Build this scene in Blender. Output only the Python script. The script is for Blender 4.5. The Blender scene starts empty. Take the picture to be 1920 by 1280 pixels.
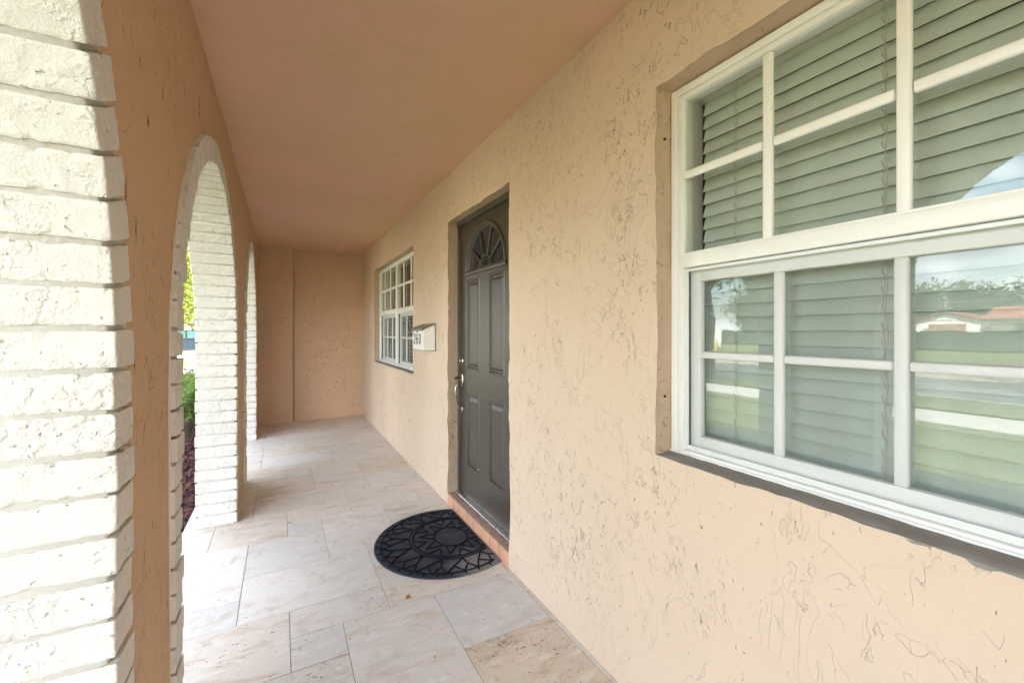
import bpy, bmesh, math, random
import numpy as np
from mathutils import Vector, Matrix, noise as mnoise
random.seed(7); RNG=np.random.default_rng(7)
R=math.radians
sc=bpy.context.scene
COL=sc.collection

# ------------------------------------------------------------------ nodes
class N:
    def __init__(s,name):
        s.m=bpy.data.materials.new(name); s.m.use_nodes=True
        s.t=s.m.node_tree; s.t.nodes.clear()
        s.out=s.t.nodes.new('ShaderNodeOutputMaterial')
        s.P=s.t.nodes.new('ShaderNodeBsdfPrincipled')
        s.t.links.new(s.P.outputs[0],s.out.inputs[0])
        s.co=s.t.nodes.new('ShaderNodeTexCoord').outputs['Object']
    def L(s,a,b):
        if isinstance(a,(int,float)): b.default_value=a
        elif isinstance(a,(tuple,list)): b.default_value=tuple(a)+((1,) if len(a)==3 and len(b.default_value)==4 else ())
        else: s.t.links.new(a,b)
    def map(s,scale=(1,1,1),rot=(0,0,0),vec=None,loc=(0,0,0)):
        n=s.t.nodes.new('ShaderNodeMapping'); s.L(vec or s.co,n.inputs[0])
        n.inputs['Scale'].default_value=scale; n.inputs['Rotation'].default_value=rot; n.inputs['Location'].default_value=loc
        return n.outputs[0]
    def noise(s,scale,detail=2,dist=0,rough=.5,vec=None,col=False):
        n=s.t.nodes.new('ShaderNodeTexNoise'); s.L(vec or s.co,n.inputs['Vector'])
        n.inputs['Scale'].default_value=scale; n.inputs['Detail'].default_value=detail
        n.inputs['Distortion'].default_value=dist; n.inputs['Roughness'].default_value=rough
        return n.outputs['Color' if col else 'Fac']
    def vor(s,scale,feat='F1',vec=None,out='Distance',rnd=1):
        n=s.t.nodes.new('ShaderNodeTexVoronoi'); n.feature=feat; s.L(vec or s.co,n.inputs['Vector'])
        n.inputs['Scale'].default_value=scale; n.inputs['Randomness'].default_value=rnd
        return n.outputs[out]
    def ramp(s,x,a,b,c=0,d=1,smooth=True):
        n=s.t.nodes.new('ShaderNodeMapRange'); n.interpolation_type='SMOOTHSTEP' if smooth else 'LINEAR'
        s.L(x,n.inputs[0])
        for i,v in enumerate((a,b,c,d)): n.inputs[i+1].default_value=v
        return n.outputs[0]
    def math(s,op,a,b=0,c=None):
        n=s.t.nodes.new('ShaderNodeMath'); n.operation=op
        s.L(a,n.inputs[0]); s.L(b,n.inputs[1])
        if c is not None: s.L(c,n.inputs[2])
        return n.outputs[0]
    def vadd(s,a,b):
        n=s.t.nodes.new('ShaderNodeVectorMath'); n.operation='ADD'; s.L(a,n.inputs[0]); s.L(b,n.inputs[1]); return n.outputs[0]
    def mix(s,f,a,b,mode='MIX'):
        n=s.t.nodes.new('ShaderNodeMix'); n.data_type='RGBA'; n.blend_type=mode
        s.L(f,n.inputs[0]); s.L(a,n.inputs[6]); s.L(b,n.inputs[7]); return n.outputs[2]
    def bump(s,h,dist=.005,strength=1,nrm=None):
        n=s.t.nodes.new('ShaderNodeBump'); s.L(h,n.inputs['Height']); n.inputs['Distance'].default_value=dist
        n.inputs['Strength'].default_value=strength
        if nrm: s.L(nrm,n.inputs['Normal'])
        return n.outputs[0]
    def attr(s,name,out='Color'):
        n=s.t.nodes.new('ShaderNodeAttribute'); n.attribute_name=name; return n.outputs[out]
    def set(s,col=None,rough=None,metal=None,nrm=None,spec=None,**k):
        if col is not None: s.L(col,s.P.inputs['Base Color'])
        if rough is not None: s.L(rough,s.P.inputs['Roughness'])
        if metal is not None: s.L(metal,s.P.inputs['Metallic'])
        if nrm is not None: s.L(nrm,s.P.inputs['Normal'])
        if spec is not None: s.L(spec,s.P.inputs['Specular IOR Level'])
        for a,b in k.items(): s.L(b,s.P.inputs[a.replace('_',' ')])
        return s.m

def stucco(name,col,amount=1.0,dark=.60,dash=.0,dens=1.1):
    n=N(name)
    n1=n.noise(5.5,4,.9,.6)
    vv=n.map((1,1.25,.72))
    clus=n.ramp(n.noise(2.3,3,.5),.45,.60)
    # flattened trowel plates with one sharp lip
    A=n.noise(7,4,1.4,.6,vv)
    plate=n.math('MULTIPLY',n.ramp(A,.53,.545),n.ramp(n.noise(5.3,3,.6),.50,.58))
    # short curled ticks, mostly upright, in clusters
    B=n.noise(19,4,1.5,.62,vv)
    line=n.ramp(n.math('ABSOLUTE',n.math('SUBTRACT',B,.5)),.003,.012,1,0)
    brk=n.ramp(n.noise(24,3,.6),.555-.03*dens,.60)
    line=n.math('MULTIPLY',n.math('MULTIPLY',line,brk),clus)
    # long hairline tears
    C=n.noise(5,4,1.6,.6,n.map((1,1.2,.6),(.35,0,.3)))
    l2=n.ramp(n.math('ABSOLUTE',n.math('SUBTRACT',C,.515)),.0006,.0034,1,0)
    l2=n.math('MULTIPLY',l2,n.ramp(n.noise(8.5,4,.8),.57,.61))
    # small gouges
    D=n.ramp(n.noise(46-10*dash,2,.9,.5,n.map((1,1.7,.55),(.15,0,0))),.715-.025*dash,.745)
    D=n.math('MULTIPLY',D,n.ramp(n.noise(3,2),.47-.12*dash,.58))
    gouge=n.math('MAXIMUM',n.math('MAXIMUM',n.math('MULTIPLY',line,.8),n.math('MULTIPLY',l2,.5)),D)
    # soft raised patches with a lip
    E_=n.noise(3.3,3,1.2,.55,vv)
    lip=n.math('ADD',n.ramp(E_,.50,.512),n.ramp(E_,.60,.615))
    fine=n.noise(120,3,0,.65)
    h=n.math('ADD',n.math('MULTIPLY',plate,.40),n.math('MULTIPLY',n1,1.1))
    h=n.math('ADD',h,n.math('MULTIPLY',n.math('MULTIPLY',lip,n.ramp(n.noise(4.5,3,.5),.46,.60)),.35))
    h=n.math('ADD',h,n.math('MULTIPLY',fine,.13))
    h=n.math('SUBTRACT',h,n.math('MULTIPLY',gouge,.75))
    nr=n.bump(h,.0045*amount,1)
    c2=tuple(x*.93 for x in col)
    c=n.mix(n.noise(1.3,3,.4),col,c2)
    c=n.mix(n.math('MULTIPLY',gouge,dark),c,(col[0]*.26,col[1]*.23,col[2]*.19))
    hl=n.math('MULTIPLY',n.math('MULTIPLY',n.ramp(n.math('ABSOLUTE',n.math('SUBTRACT',B,.524)),.003,.016,1,0),brk),clus)  # lit edge beside the ticks, painted into the colour
    c=n.mix(n.math('MULTIPLY',hl,.45),c,tuple(min(.92,x*1.22) for x in col))
    return n.set(c,.72,0,nr,.25)

M={}
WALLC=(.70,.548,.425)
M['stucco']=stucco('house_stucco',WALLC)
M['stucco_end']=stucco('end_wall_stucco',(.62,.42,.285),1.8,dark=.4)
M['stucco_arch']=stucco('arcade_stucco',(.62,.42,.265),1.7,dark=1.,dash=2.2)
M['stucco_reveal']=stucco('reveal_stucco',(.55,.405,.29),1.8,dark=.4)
M['stucco_ext']=stucco('outer_stucco',(.62,.46,.32))

def m_ceiling():
    n=N('porch_ceiling_paint')
    c=n.mix(n.ramp(n.noise(1.6,4,.8),.28,.72),(.73,.455,.335),(.65,.455,.275))
    c=n.mix(n.math('MULTIPLY',n.ramp(n.noise(7,5,.4,.65),.45,.7),.25),c,(.58,.39,.25))
    tick=n.ramp(n.noise(30,2,1.5,.5,n.map((1,.5,1))),.735,.76)
    h=n.math('ADD',n.noise(2.2,3,.6),n.math('MULTIPLY',n.noise(90,3,0,.6),.10))
    h=n.math('SUBTRACT',h,n.math('MULTIPLY',tick,.4))
    return n.set(c,.6,0,n.bump(h,.006),.3)
M['ceiling']=m_ceiling()

def m_brick():
    n=N('painted_brick')
    c=n.mix(n.noise(6,4,.6),(.72,.69,.65),(.67,.64,.595))
    pits=n.ramp(n.noise(85,2,.4),.68,.76)
    c=n.mix(n.math('MULTIPLY',pits,.45),c,(.36,.32,.25))
    ed=n.ramp(n.noise(42,3,.35,.55),.44,.62)
    zone=n.ramp(n.noise(9,2,.3),.42,.6)
    h=n.math('ADD',n.math('MULTIPLY',n.math('MULTIPLY',ed,zone),.45),n.math('MULTIPLY',n.noise(170,3,.2,.65),.42))
    h=n.math('ADD',h,n.math('MULTIPLY',n.noise(24,3,.3),.35))
    h=n.math('SUBTRACT',h,n.math('MULTIPLY',pits,.6))
    return n.set(c,.6,0,n.bump(h,.0050),.3)
M['brick']=m_brick()
def m_mortar():
    n=N('painted_mortar')
    c=n.mix(n.noise(20,3),(.66,.635,.59),(.58,.55,.50))
    return n.set(c,.7,0,n.bump(n.noise(80,3,.3),.002),.25)
M['mortar']=m_mortar()

def m_travertine():
    n=N('travertine_tile')
    tid=n.attr('tile')
    tf=n.attr('tile','Fac')
    off=n.t.nodes.new('ShaderNodeVectorMath'); off.operation='SCALE'; n.L(tid,off.inputs[0]); off.inputs['Scale'].default_value=37.
    v=n.vadd(n.co,off.outputs[0])
    sep=n.t.nodes.new('ShaderNodeSeparateColor'); n.L(tid,sep.inputs[0])
    r,g,b=sep.outputs
    base=n.mix(n.ramp(r,0,1),(.64,.595,.56),(.72,.68,.65))
    base=n.mix(n.math('MULTIPLY',g,.8),base,(.62,.52,.41))
    base=n.mix(n.math('MULTIPLY',n.ramp(b,.6,1),.55),base,(.57,.58,.59))
    st=n.map((1.0,3.2,1.0),(0,0,.18),v)
    vein=n.noise(4.2,6,.8,.62,st)
    base=n.mix(n.math('MULTIPLY',n.ramp(vein,.50,.72),n.math('ADD',n.math('MULTIPLY',g,.8),.28)),base,(.46,.34,.24))
    base=n.mix(n.math('MULTIPLY',n.ramp(n.noise(6,5,1,.6,st),.50,.74),.55),base,(.78,.765,.745))
    cl=n.noise(9,5,1.2,.65,v)
    base=n.mix(n.math('MULTIPLY',n.ramp(cl,.52,.70),.5),base,(.50,.41,.34))
    p1=n.noise(42,2,.6,.5,n.map((1,2.1,1),(0,0,.3),v))
    zone=n.ramp(n.noise(2.6,2,.2,.5,v),.44,.66)
    thr=n.math('SUBTRACT',p1,n.math('MULTIPLY',zone,.05))
    pit=n.ramp(n.math('ADD',p1,n.math('MULTIPLY',zone,.075)),.722,.752)
    p2=n.noise(130,2,.2,.5,n.map((1,1.5,1),(0,0,.2),v))
    pit2=n.math('MULTIPLY',n.ramp(n.math('ADD',p2,n.math('MULTIPLY',zone,.05)),.72,.76),.6)
    pit3=n.math('MULTIPLY',n.ramp(n.math('ABSOLUTE',n.math('SUBTRACT',n.noise(7,4,1.8,.6,st),.5)),.001,.006,1,0),n.math('MULTIPLY',n.ramp(n.noise(8,3,.4,.5,v),.56,.64),zone))
    pits=n.math('MAXIMUM',n.math('MAXIMUM',pit,pit2),pit3)
    base=n.mix(n.math('MULTIPLY',pits,.75),base,(.13,.10,.075))
    h=n.math('SUBTRACT',n.math('MULTIPLY',n.noise(9,4,.5,.6,v),.35),n.math('MULTIPLY',pits,1.))
    ro=n.ramp(n.noise(11,4,.5,.6,v),.3,.7,.38,.60)
    return n.set(base,ro,0,n.bump(h,.0022),.35)
M['travertine']=m_travertine()
def simple(name,col,rough=.5,metal=0,var=.12,scale=20,bump=0,bscale=60,spec=.5,**k):
    n=N(name)
    c=n.mix(n.noise(scale,4,.4,.6),tuple(x*(1-var) for x in col),tuple(min(1,x*(1+var)) for x in col))
    nr=n.bump(n.noise(bscale,4,.2,.6),bump) if bump else None
    ro=n.ramp(n.noise(scale*1.7,3,.3),.3,.7,max(.02,rough*.85),min(1,rough*1.15))
    return n.set(c,ro,metal,nr,spec,**k)
M['grout']=simple('floor_grout',(.34,.29,.24),.9,bump=.001)
M['slab']=simple('slab_edge',(.45,.42,.37),.85,bump=.003)
M['vinyl']=simple('white_vinyl',(.86,.86,.84),.38,var=.03,scale=4,bump=.0004,bscale=25)
M['vinyl_grey']=simple('screen_frame_vinyl',(.76,.78,.77),.42,var=.04,scale=5)
M['seal']=simple('dark_gasket',(.035,.035,.035),.7)
M['sash']=simple('sash_vinyl',(.84,.85,.84),.4,var=.04,scale=6)
def m_blind():
    n=N('blind_slat')
    w=n.noise(14,4,.2,.6,n.map((1,1,14)))
    c=n.mix(w,(.49,.56,.52),(.54,.605,.565))
    return n.set(c,.45,0,n.bump(w,.0004),.4)
M['blind']=m_blind()
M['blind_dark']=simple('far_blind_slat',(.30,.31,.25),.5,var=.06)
M['cord']=simple('ladder_cord',(.42,.41,.36),.8)
M['rail']=simple('head_rail',(.62,.62,.56),.5,var=.05)
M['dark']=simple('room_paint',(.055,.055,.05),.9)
M['doorpaint']=None
def m_door():
    n=N('door_paint')
    c=n.mix(n.noise(3,3,.4),(.042,.034,.025),(.054,.044,.034))
    gr=n.noise(30,4,.3,.6,n.map((1,8,.5)))
    sp=n.ramp(n.noise(60,2),.74,.78); c=n.mix(n.math('MULTIPLY',sp,.25),c,(.3,.27,.24))
    return n.set(c,.40,0,n.bump(gr,.0006),.9)
M['door']=m_door()
M['doorframe']=simple('door_frame_paint',(.075,.063,.05),.5,var=.25,scale=9,bump=.002,bscale=18)
M['steel']=simple('satin_nickel',(.40,.37,.31),.22,1,var=.06)
M['alu']=simple('threshold_aluminium',(.72,.74,.75),.3,1,var=.05)
M['terra']=simple('terracotta_tile',(.62,.33,.21),.55,var=.14,scale=7,bump=.0008)
M['terratop']=simple('terracotta_top_tile',(.40,.26,.20),.32,var=.2,scale=6,bump=.0008)
M['tgrout']=simple('step_grout',(.62,.52,.43),.9)
M['sill']=simple('sill_paint',(.27,.245,.22),.75,var=.16,scale=8,bump=.006,bscale=9,spec=.25)
M['mbwhite']=simple('mailbox_enamel',(.80,.79,.77),.35,var=.03)
M['mblid']=simple('mailbox_lid_metal',(.17,.135,.11),.42,var=.2)
M['ink']=simple('black_numerals',(.02,.02,.02),.5)
def m_rubber():
    n=N('mat_rubber')
    d=n.ramp(n.noise(260,2),.66,.74)
    c=n.mix(n.noise(9,4,.5),(.014,.022,.040),(.026,.036,.060))
    c=n.mix(n.math('MULTIPLY',d,.5),c,(.16,.16,.17))
    big=n.ramp(n.vor(26),.0,.055,1,0); c=n.mix(n.math('MULTIPLY',big,n.ramp(n.noise(11,2),.6,.66)),c,(.6,.58,.55))
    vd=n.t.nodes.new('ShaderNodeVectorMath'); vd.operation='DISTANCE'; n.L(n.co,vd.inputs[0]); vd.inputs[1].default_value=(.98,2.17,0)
    glare=n.math('MULTIPLY',n.ramp(n.math('ADD',vd.outputs['Value'],n.math('MULTIPLY',n.noise(9,4,.6),.18)),.14,.32,1,0),n.ramp(n.noise(150,3,.2,.7),.36,.6))  # pale glare patch painted into the mat colour, broken up by noise
    c=n.mix(n.math('MULTIPLY',glare,.85),c,(.42,.40,.40))
    h=n.noise(420,2)
    return n.set(c,n.ramp(n.noise(14,3,.4),.35,.65,.38,.6),0,n.bump(h,.0012),.35)
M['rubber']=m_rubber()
M['rubber_ridge']=simple('mat_ridge_rubber',(.005,.005,.010),.75,spec=.15,var=.2,bump=.0004,bscale=300)

def m_glass(name,tint=(.975,.985,.975),boost=1.1):
    n=N(name); t=n.t
    ge=t.nodes.new('ShaderNodeNewGeometry'); dt=t.nodes.new('ShaderNodeVectorMath'); dt.operation='DOT_PRODUCT'
    t.links.new(ge.outputs['Incoming'],dt.inputs[0]); t.links.new(ge.outputs['Normal'],dt.inputs[1])
    c1=n.math('SUBTRACT',1.,n.math('ABSOLUTE',dt.outputs['Value']))
    f=n.math('ADD',n.math('MULTIPLY',n.math('POWER',c1,5.),.96),.04)
    f=n.math('MINIMUM',n.math('MULTIPLY',f,boost),1.)
    tr=t.nodes.new('ShaderNodeBsdfTransparent'); tr.inputs[0].default_value=(*tint,1)
    gl=t.nodes.new('ShaderNodeBsdfGlossy'); gl.inputs['Roughness'].default_value=.0; gl.inputs[0].default_value=(.95,.97,.97,1)
    mx=t.nodes.new('ShaderNodeMixShader'); t.links.new(f,mx.inputs[0]); t.links.new(tr.outputs[0],mx.inputs[1]); t.links.new(gl.outputs[0],mx.inputs[2])
    t.links.new(mx.outputs[0],n.out.inputs[0]); n.t.nodes.remove(n.P)
    return n.m
M['glass']=m_glass('window_glass')
M['carglass']=simple('car_glass',(.04,.10,.11),.06,var=.1)
def m_screen():
    n=N('insect_screen_mesh'); t=n.t
    tr=t.nodes.new('ShaderNodeBsdfTransparent'); df=t.nodes.new('ShaderNodeBsdfDiffuse'); df.inputs[0].default_value=(.16,.175,.18,1)
    mx=t.nodes.new('ShaderNodeMixShader')
    y=t.nodes.new('ShaderNodeTexWave'); y.bands_direction='Y'; y.inputs['Scale'].default_value=95; t.links.new(n.co,y.inputs[0])
    f=n.math('ADD',n.math('MULTIPLY',y.outputs['Fac'],.03),.11)
    n.L(f,mx.inputs[0]); t.links.new(tr.outputs[0],mx.inputs[1]); t.links.new(df.outputs[0],mx.inputs[2])
    t.links.new(mx.outputs[0],n.out.inputs[0]); t.nodes.remove(n.P)
    return n.m
M['screen']=m_screen()

def m_lawn():
    n=N('lawn_grass')
    c=n.mix(n.noise(.9,4,.5),(.17,.18,.055),(.215,.22,.07))
    c=n.mix(n.ramp(n.noise(18,4,.6,.7),.4,.65),c,(.12,.14,.04))
    c=n.mix(n.math('MULTIPLY',n.ramp(n.noise(2.5,4,.8),.58,.7),.6),c,(.27,.25,.10))
    return n.set(c,.8,0,n.bump(n.noise(60,4,.5,.7),.03),.2)
M['lawn']=m_lawn()
M['asphalt']=simple('asphalt',(.16,.155,.15),.85,var=.25,scale=3,bump=.01,bscale=80)
M['concrete']=simple('concrete',(.50,.48,.44),.8,var=.12,scale=4,bump=.003)
M['soil']=simple('bed_soil',(.05,.03,.025),.95,var=.4,scale=30,bump=.02,bscale=30)
def m_rock():
    n=N('lava_rock')
    c=n.mix(n.attr('tile','Fac'),(.045,.018,.016),(.16,.065,.055))
    return n.set(c,.85,0,n.bump(n.noise(140,4,.3,.7),.004),.3)
M['rock']=m_rock()
def m_leaf(name,a,b,tr=.35):
    n=N(name)
    c=n.mix(n.attr('tile','Fac'),a,b)
    n.set(c,.5,0,None,.35)
    t=n.t; tl=t.nodes.new('ShaderNodeBsdfTranslucent'); n.L(n.mix(.5,c,(b[0]*1.6,b[1]*1.5,b[2]),'MIX'),tl.inputs[0])
    mx=t.nodes.new('ShaderNodeMixShader'); mx.inputs[0].default_value=tr
    t.links.new(n.P.outputs[0],mx.inputs[1]); t.links.new(tl.outputs[0],mx.inputs[2]); t.links.new(mx.outputs[0],n.out.inputs[0])
    return n.m
M['leaf_shrub']=m_leaf('shrub_leaf',(.09,.17,.04),(.21,.32,.09))
M['leaf_oak']=m_leaf('oak_leaf',(.035,.065,.018),(.09,.13,.035))
M['leaf_light']=m_leaf('young_tree_leaf',(.09,.13,.02),(.20,.24,.04),.45)
M['leaf_far']=m_leaf('far_leaf',(.035,.065,.022),(.07,.105,.035))
M['grass_blade']=m_leaf('grass_blade',(.10,.13,.03),(.24,.26,.07),.3)
M['bark']=simple('bark',(.14,.11,.085),.9,var=.3,scale=8,bump=.02,bscale=20)
M['carpaint']=simple('car_paint',(.022,.035,.055),.25,.3,var=.05)
M['tyre']=simple('tyre_rubber',(.02,.02,.02),.8)
M['rim']=simple('wheel_rim',(.5,.5,.52),.3,1)
M['lamp']=simple('tail_lamp',(.45,.02,.02),.2)
M['shingle']=simple('red_roof_shingle',(.30,.12,.085),.85,var=.25,scale=5,bump=.02,bscale=12)
M['whitewall']=simple('white_house_wall',(.75,.74,.70),.8,var=.05)
M['fasciam']=simple('fascia_paint',(.62,.50,.37),.6)
M['roofm']=simple('grey_roof_shingle',(.22,.19,.17),.9,var=.25,scale=6)
M['window_dark']=simple('dark_window_pane',(.03,.035,.04),.08)
M['hydrant']=simple('yellow_hydrant_paint',(.75,.50,.04),.45)
M['deadleaf']=simple('dry_leaf',(.36,.13,.03),.6,var=.3,scale=60)

# ------------------------------------------------------------------ mesh helpers
def link(o,parent=None):
    COL.objects.link(o)
    if parent is not None:
        bpy.context.view_layer.update()
        o.parent=parent
        mw=Matrix.Identity(4); p=parent
        chain=[]
        while p is not None: chain.append(p); p=p.parent
        for q in reversed(chain): mw=mw@q.matrix_parent_inverse@q.matrix_basis
        o.matrix_parent_inverse=mw.inverted()
    return o
def tag(o,label=None,cat=None,group=None,kind=None):
    if label: o['label']=label
    if cat: o['category']=cat
    if group: o['group']=group
    if kind: o['kind']=kind
    return o
def thing(name,loc,label,cat,group=None,kind=None):
    o=bpy.data.objects.new(name,None); o.empty_display_size=.1; o.location=loc
    link(o); return tag(o,label,cat,group,kind)
class MB:
    """collects geometry for one mesh object"""
    def __init__(s): s.v=[];s.f=[];s.mi=[];s.sm=[];s.attr=[];s.n=0
    def add(s,verts,faces,mi=0,smooth=False,attr=None):
        verts=np.asarray(verts,float).reshape(-1,3)
        s.v.append(verts)
        b=s.n
        s.f.extend([tuple(b+i for i in f) for f in faces])
        s.mi.extend([mi]*len(faces)); s.sm.extend([smooth]*len(faces))
        if attr is None: attr=(0,0,0)
        a=np.asarray(attr,float)
        if a.ndim==1: a=np.tile(a,(len(verts),1))
        s.attr.append(a); s.n+=len(verts)
        return s
    def box(s,x0,x1,y0,y1,z0,z1,bev=0,mi=0,attr=None,seg=2):
        x0,x1=sorted((x0,x1));y0,y1=sorted((y0,y1));z0,z1=sorted((z0,z1))
        bm=bmesh.new()
        vs=[bm.verts.new((x,y,z)) for x in(x0,x1) for y in (y0,y1) for z in(z0,z1)]
        for q in((0,1,3,2),(4,6,7,5),(0,4,5,1),(2,3,7,6),(0,2,6,4),(1,5,7,3)): bm.faces.new([vs[i] for i in q])
        if bev>0:
            bmesh.ops.bevel(bm,geom=bm.edges[:],offset=bev,segments=seg,affect='EDGES',profile=.5)
        s.bm(bm,mi,bev>0,attr)
        return s
    def bm(s,bm,mi=0,smooth=False,attr=None):
        bm.normal_update()
        bm.verts.index_update()
        s.add([v.co[:] for v in bm.verts],[[v.index for v in f.verts] for f in bm.faces],mi,smooth,attr)
        bm.free(); return s
    def tube(s,pts,rad,seg=8,mi=0,cap=True,attr=None):
        pts=[Vector(p) for p in pts]; n=len(pts)
        if not hasattr(rad,'__len__'): rad=[rad]*n
        up=Vector((0,0,1)); V=[];F=[]
        t0=(pts[1]-pts[0]).normalized()
        a=t0.cross(up if abs(t0.z)<.9 else Vector((1,0,0))).normalized()
        for i,p in enumerate(pts):
            t=((pts[min(i+1,n-1)]-pts[max(i-1,0)])).normalized()
            a=(a-t*a.dot(t)).normalized(); b=t.cross(a)
            for k in range(seg):
                an=2*math.pi*k/seg; V.append(p+(a*math.cos(an)+b*math.sin(an))*rad[i])
        for i in range(n-1):
            for k in range(seg):
                k2=(k+1)%seg
                F.append((i*seg+k,i*seg+k2,(i+1)*seg+k2,(i+1)*seg+k))
        if cap: F.append(tuple(range(seg))[::-1]); F.append(tuple((n-1)*seg+k for k in range(seg)))
        s.add([v[:] for v in V],F,mi,True,attr); return s
    def prism(s,poly,axis,a,b,mi=0,bev=0):
        """extrude 2-D polygon along axis between a and b"""
        bm=bmesh.new()
        def P(u,v,w):
            return (w,u,v) if axis=='X' else (u,w,v) if axis=='Y' else (u,v,w)
        lo=[bm.verts.new(P(u,v,a)) for u,v in poly]; hi=[bm.verts.new(P(u,v,b)) for u,v in poly]
        bm.faces.new(lo[::-1]); bm.faces.new(hi)
        n=len(poly)
        for i in range(n): bm.faces.new((lo[i],lo[(i+1)%n],hi[(i+1)%n],hi[i]))
        bmesh.ops.recalc_face_normals(bm,faces=bm.faces[:])
        if bev>0: bmesh.ops.bevel(bm,geom=bm.edges[:],offset=bev,segments=2,affect='EDGES')
        s.bm(bm,mi,bev>0); return s
    def build(s,name,mats,parent=None,angle=35):
        me=bpy.data.meshes.new(name)
        V=np.vstack(s.v)
        me.from_pydata(V.tolist(),[],s.f)
        if not isinstance(mats,(list,tuple)): mats=[mats]
        for m in mats: me.materials.append(m)
        me.polygons.foreach_set('material_index',s.mi); me.polygons.foreach_set('use_smooth',s.sm)
        A=np.vstack(s.attr)
        if A.any():
            at=me.color_attributes.new('tile','FLOAT_COLOR','POINT')
            at.data.foreach_set('color',np.hstack([A,np.ones((len(A),1))]).astype(np.float32).ravel())
        me.update()
        if any(s.sm): me.set_sharp_from_angle(angle=R(angle))
        o=bpy.data.objects.new(name,me); link(o,parent); return o

def h3(ix,iy,iz,seed):
    n=(ix*374761393+iy*668265263+iz*2147483647*3+seed*1274126177)&0xffffffff
    n=((n^(n>>13))*1274126177)&0xffffffff
    n=(n^(n>>16))&0xffffffff
    return n/4294967295.
def vn(P,freq,seed=0):
    Q=np.asarray(P)*freq+1000.; i=np.floor(Q).astype(np.int64); f=Q-i; f=f*f*(3-2*f)
    r=0
    for dx in(0,1):
        for dy in(0,1):
            for dz in(0,1):
                w=(f[:,0] if dx else 1-f[:,0])*(f[:,1] if dy else 1-f[:,1])*(f[:,2] if dz else 1-f[:,2])
                r=r+w*h3(i[:,0]+dx,i[:,1]+dy,i[:,2]+dz,seed)
    return r*2-1
def vvec(P,freq,seed): return np.stack([vn(P,freq,seed+k*17) for k in range(3)],1)
def wobble(P,amp=.0035):
    return P+vvec(P,2.3,3)*amp+vvec(P,9,5)*amp*.35+vvec(P,28,9)*amp*.15

def grid_faces(nu,nv,flip=False,mask=None):
    F=[]
    for a in range(nu-1):
        for b in range(nv-1):
            if mask is not None and mask[a,b]: continue
            q=(a*nv+b,(a+1)*nv+b,(a+1)*nv+b+1,a*nv+b+1)
            F.append(q[::-1] if flip else q)
    return F
def lines(a,b,step,breaks=()):
    br=sorted({a,b,*[x for x in breaks if a<x<b]}); out=[a]
    for p,q in zip(br[:-1],br[1:]):
        n=max(1,int(round((q-p)/step))); out+= [p+(q-p)*(k+1)/n for k in range(n)]
    return np.array(out)

# ------------------------------------------------------------------ dimensions
W=1.095; CEIL=2.47; XI=-.285; XB=-.270; XO=-.50
YN=-3.0; YE=6.88  # unseen near end lengthened, its arcade solid, to cut light from behind
BW=(-.90,1.012,.887,2.11)      # big window opening  (y0,y1,z0,z1)
SW=(3.985,5.93,.887,2.11)      # far window opening
DR=(2.05,3.03,0,2.115)         # door opening
OPEN=[BW,SW,DR]
def edge_rough(P,k=1.):
    """ragged trowelled arrises round every opening"""
    d=np.full(len(P),9.)
    for y0,y1,z0,z1 in OPEN:
        dy=np.maximum(np.maximum(y0-P[:,1],P[:,1]-y1),0); dz=np.maximum(np.maximum(z0-P[:,2],P[:,2]-z1),0)
        iny=np.minimum(abs(P[:,1]-y0),abs(P[:,1]-y1)); inz=np.minimum(abs(P[:,2]-z0),abs(P[:,2]-z1))
        ins=(dy==0)&(dz==0)
        dd=np.where(ins,np.minimum(iny,inz),np.hypot(dy,dz)); d=np.minimum(d,dd)
    w=np.clip(1-d/.012,0,1)*np.clip(1-abs(P[:,0]-W)/.03,0,1)
    return P+(vvec(P,34,21)*.0035+vvec(P,11,23)*.004)*w[:,None]*k

# ------------------------------------------------------------------ HOUSE
house=thing('house',(1.1,2.5,0),'cream stucco house front with grey door and two white grid windows facing the porch','house')
def wallsheet(mb,ys,zs,X,flip=False,mi=0,openings=()):
    Y,Z=np.meshgrid(ys,zs,indexing='ij')
    P=np.stack([np.full(Y.size,X),Y.ravel(),Z.ravel()],1)
    P=edge_rough(wobble(P))
    mask=np.zeros((len(ys)-1,len(zs)-1),bool)
    yc=(ys[:-1]+ys[1:])/2; zc=(zs[:-1]+zs[1:])/2
    for y0,y1,z0,z1 in openings:
        mask|=((yc>y0)&(yc<y1))[:,None]&((zc>z0)&(zc<z1))[None,:]
    mb.add(P,grid_faces(len(ys),len(zs),not flip,mask),mi,True)
mb=MB()
yb=[v for o in OPEN for v in o[:2]]; zb=[v for o in OPEN for v in o[2:]]
wallsheet(mb,lines(YN-.9,YE+.15,.022,yb),lines(-.12,CEIL+.02,.022,zb+[0]),W,openings=OPEN)
# reveals
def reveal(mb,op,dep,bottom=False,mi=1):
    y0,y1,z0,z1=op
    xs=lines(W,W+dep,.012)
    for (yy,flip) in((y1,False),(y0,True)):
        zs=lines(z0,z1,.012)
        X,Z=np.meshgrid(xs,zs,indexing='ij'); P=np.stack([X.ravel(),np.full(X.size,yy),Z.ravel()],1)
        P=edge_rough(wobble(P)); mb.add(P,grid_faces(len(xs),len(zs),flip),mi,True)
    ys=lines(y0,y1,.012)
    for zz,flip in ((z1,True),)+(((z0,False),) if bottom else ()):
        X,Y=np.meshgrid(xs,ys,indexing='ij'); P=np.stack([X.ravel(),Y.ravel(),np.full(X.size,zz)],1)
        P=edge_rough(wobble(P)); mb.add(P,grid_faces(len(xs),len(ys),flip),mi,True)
reveal(mb,BW,.085); reveal(mb,SW,.085); reveal(mb,DR,.10)
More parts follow.
